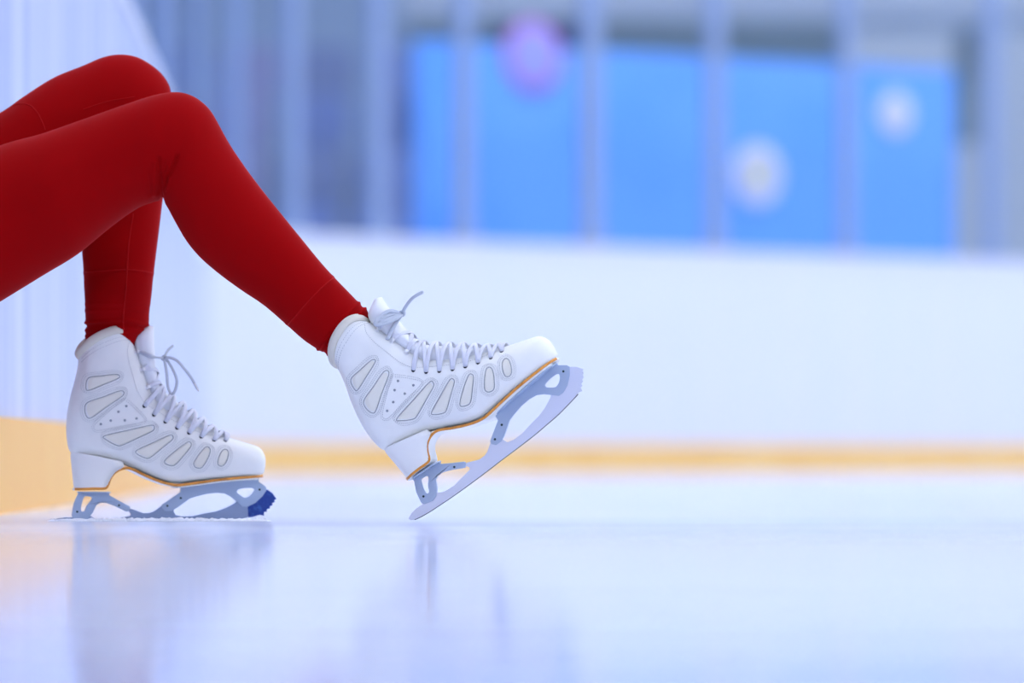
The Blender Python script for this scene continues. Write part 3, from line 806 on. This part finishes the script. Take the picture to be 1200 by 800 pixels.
logo(622, 66, (42, 32), ('logo_pink', 'logo_violet'))

hw = MB(); box(hw, (-9, 29.5, 0), (14, 29.8, 5.5)); struct(hw.build('wall_back', M['hall_wall'], smooth=False))
def slab(nm, px0, py0, px1, py1, Y, dep, m):
    a = W(px0, py1, Y); b = W(px1, py0, Y)
    mb = MB(); box(mb, (a.x, Y, max(a.z, 0)), (b.x, Y + dep, b.z)); return mb.build(nm, M[m], smooth=False, bevel=.01)
struct(slab('beam_1', 470, -60, 1400, 18, 24.5, .4, 'hall_grey'))
struct(slab('wall_panel_1', 590, 18, 690, 60, 25.2, .3, 'hall_dark'))
struct(slab('wall_panel_2', 480, 18, 590, 60, 25.6, .3, 'hall_green'))
struct(slab('wall_panel_3', 690, 22, 985, 75, 25.6, .3, 'hall_green'))
struct(slab('wall_panel_4', 985, 35, 1400, 330, 27.5, .3, 'hall_grey'))
struct(slab('pillar_1', 1124, 35, 1147, 165, 25.0, .3, 'hall_green'))
# seating tiers left of the banner
for k in range(5):
    z = .5 + .42 * k; Y = 23.2 + .8 * k
    mb = MB(); box(mb, (-4.2, Y, 0 if k == 0 else z - .5), (-.55 + .02 * k, Y + .82, z)); struct(mb.build('trim_%d' % (k + 3), M['concrete'], smooth=False, bevel=.01))
def stadium_seat():
    r = empty('stadium_seat')
    mb = MB(); P = spline([Vector((0, -.40, .40)), Vector((0, -.38, .43)), Vector((0, -.2, .415)), Vector((0, -.03, .43))], 4); rings = []
    rings = [[Vector((-.21, p.y, p.z)), Vector((.21, p.y, p.z)), Vector((.21, p.y, p.z - .02)), Vector((-.21, p.y, p.z - .02))] for p in P]
    loft(mb, rings).build('seat', M['seat_blue'], r, bevel=.006)
    mb = MB(); rings = [[Vector((-w, y, z)), Vector((w, y, z)), Vector((w, y + .02, z)), Vector((-w, y + .02, z))] for w, y, z in ((.2, -.02, .42), (.21, .0, .55), (.21, .03, .7), (.17, .05, .78))]
    loft(mb, rings).build('backrest', M['seat_blue'], r, bevel=.006)
    mb = MB(); box(mb, (-.03, -.25, .0), (.03, -.18, .41)); box(mb, (-.12, -.28, 0), (.12, -.14, .015)); mb.build('pedestal', M['hall_dark'], r, smooth=False)
    return r
proto = stadium_seat(); kids = list(proto.children); first = True
seat_cols = ['seat_blue', 'seat_violet', 'seat_dark']
dup_me = {}
def coloured(me, m):
    if (me.name, m) not in dup_me:
        c = me.copy(); c.materials.clear(); c.materials.append(M[m]); dup_me[(me.name, m)] = c
    return dup_me[(me.name, m)]
pat = {(2, 0): 'seat_blue', (2, 1): 'seat_violet', (3, 0): 'seat_blue', (3, 1): 'seat_dark'}
rowname = ['lowest', 'second', 'third', 'fourth', 'top']
for k in range(5):
    for i in range(7):
        if (k, i) in ((0, 5), (1, 2), (3, 6)): continue
        x = -.80 - .52 * i; z = .5 + .42 * k; Y = 23.2 + .8 * k + .5
        m = seat_cols[(i * 2 + k * 3 + (i * k) % 2) % 3]
        if first: r = proto; ch = kids; first = False
        else:
            r = proto.copy(); COL.objects.link(r); ch = []
            for c in kids:
                d = c.copy(); COL.objects.link(d); d.parent = r; ch.append(d)
        r.location = (x, Y, z + .001)
        for c in ch:
            if not c.name.startswith('pedestal'): c.data = coloured(kids[0].data if c.name.startswith('seat') else kids[1].data, m) if r is not proto else c.data
        cn = 'blue' if r is proto else {'seat_blue': 'blue', 'seat_violet': 'violet', 'seat_dark': 'navy'}[m]
        tag(r, 'blurred %s plastic stadium seat in the %s row of the stand' % (cn, rowname[k]), 'seat', 'stadium seats in the stand')

# unseen walls added to shape the light, behind camera and left boards
struct(box(MB(), (-9, -3.3, 0), (6, -3, 7.5)).build('wall_near_bounce', M['board'], smooth=False))  # added: pale face bounces light onto the boots
struct(box(MB(), (-5.3, -3, 0), (-5, 24, 7.5)).build('wall_left_light_block', M['hall_wall'], smooth=False))  # added: blocks world light from the left
# shavings the blades scraped up
def shavings(x0, x1, Y, dy, h, label):
    mb = MB(); n = 90; rings = []
    for i in range(n + 1):
        u = i / n; x = x0 + (x1 - x0) * u; e = math.sin(PI * u) ** .35
        hh = h * e * (.55 + .45 * random.random()); y0 = Y + random.uniform(-.002, .002); w = dy * e * random.uniform(.8, 1.1) + .0005
        rings.append([Vector((x, y0 - w, -.001)), Vector((x, y0 - w * .5, hh * .6)), Vector((x, y0, hh)), Vector((x, y0 + w * .5, hh * .6)), Vector((x, y0 + w, -.001))])
    loft(mb, rings)
    for i in range(130):
        x = random.uniform(x0, x1); y = Y + random.gauss(0, dy * .7); q = random.uniform(.0006, .0016); c = Vector((x, y, q * .8 + h * .5 * max(0, 1 - abs(y - Y) / dy)))
        d = [Vector((random.uniform(-1, 1), random.uniform(-1, 1), random.uniform(-1, 1))) * q for _ in range(4)]
        mb.add([c + a for a in d], [(0, 1, 2), (0, 2, 3), (0, 3, 1), (1, 3, 2)])
    o = mb.build('ice_shavings', M['snow'], smooth=True); tag(o, label, 'ice shavings', kind='stuff')
shavings(-.60, -.31, 4.955, .013, .0052, 'thin white ice shavings along the blade of the flat farther skate')
# ceiling and lamps
struct(box(MB(), (-9, -3, 7.5), (14, 29.8, 7.7)).build('ceiling', mat('ceiling_white', (226, 232, 240), .8), smooth=False))
n_l = 0
for i in range(4):
    for j in range(6):
        x = -4.5 + 4.6 * i; y = 0 + 4.8 * j
        r = empty('ceiling_lamp', (x, y, 7.3)); tag(r, 'white rectangular lamp hanging under the rink ceiling', 'lamp', 'rink ceiling lamps')
        box(MB(), (-.75, -.45, 0), (.75, .45, .12)).build('lamp_housing', M['lamp_case'], r, smooth=False, bevel=.01)
        box(MB(), (-.7, -.4, -.012), (.7, .4, -.001)).build('diffuser', M['lamp'], r, smooth=False)

# ------------------------------------------------------------------ light, camera, view
w = bpy.data.worlds.new('hall_air'); S.world = w; w.use_nodes = True
bg = w.node_tree.nodes['Background']; bg.inputs[0].default_value = lin((234, 239, 255)); bg.inputs[1].default_value = 1.0

cam = bpy.data.cameras.new('camera'); co = bpy.data.objects.new('camera', cam); COL.objects.link(co)
co.location = (0, 0, CH); co.rotation_euler = (PI / 2, 0, 0)
cam.sensor_width = 36; cam.lens = F / 1200 * 36; cam.shift_y = (HY - 400) / 1200
cam.dof.use_dof = True; cam.dof.focus_distance = 4.86; cam.dof.aperture_fstop = 2.4
cam.clip_end = 200
S.camera = co
vs_ = S.view_settings; vs_.view_transform = 'Standard'; vs_.look = 'None'; vs_.exposure = 0.2; vs_.gamma = 1; vs_.use_curve_mapping = False
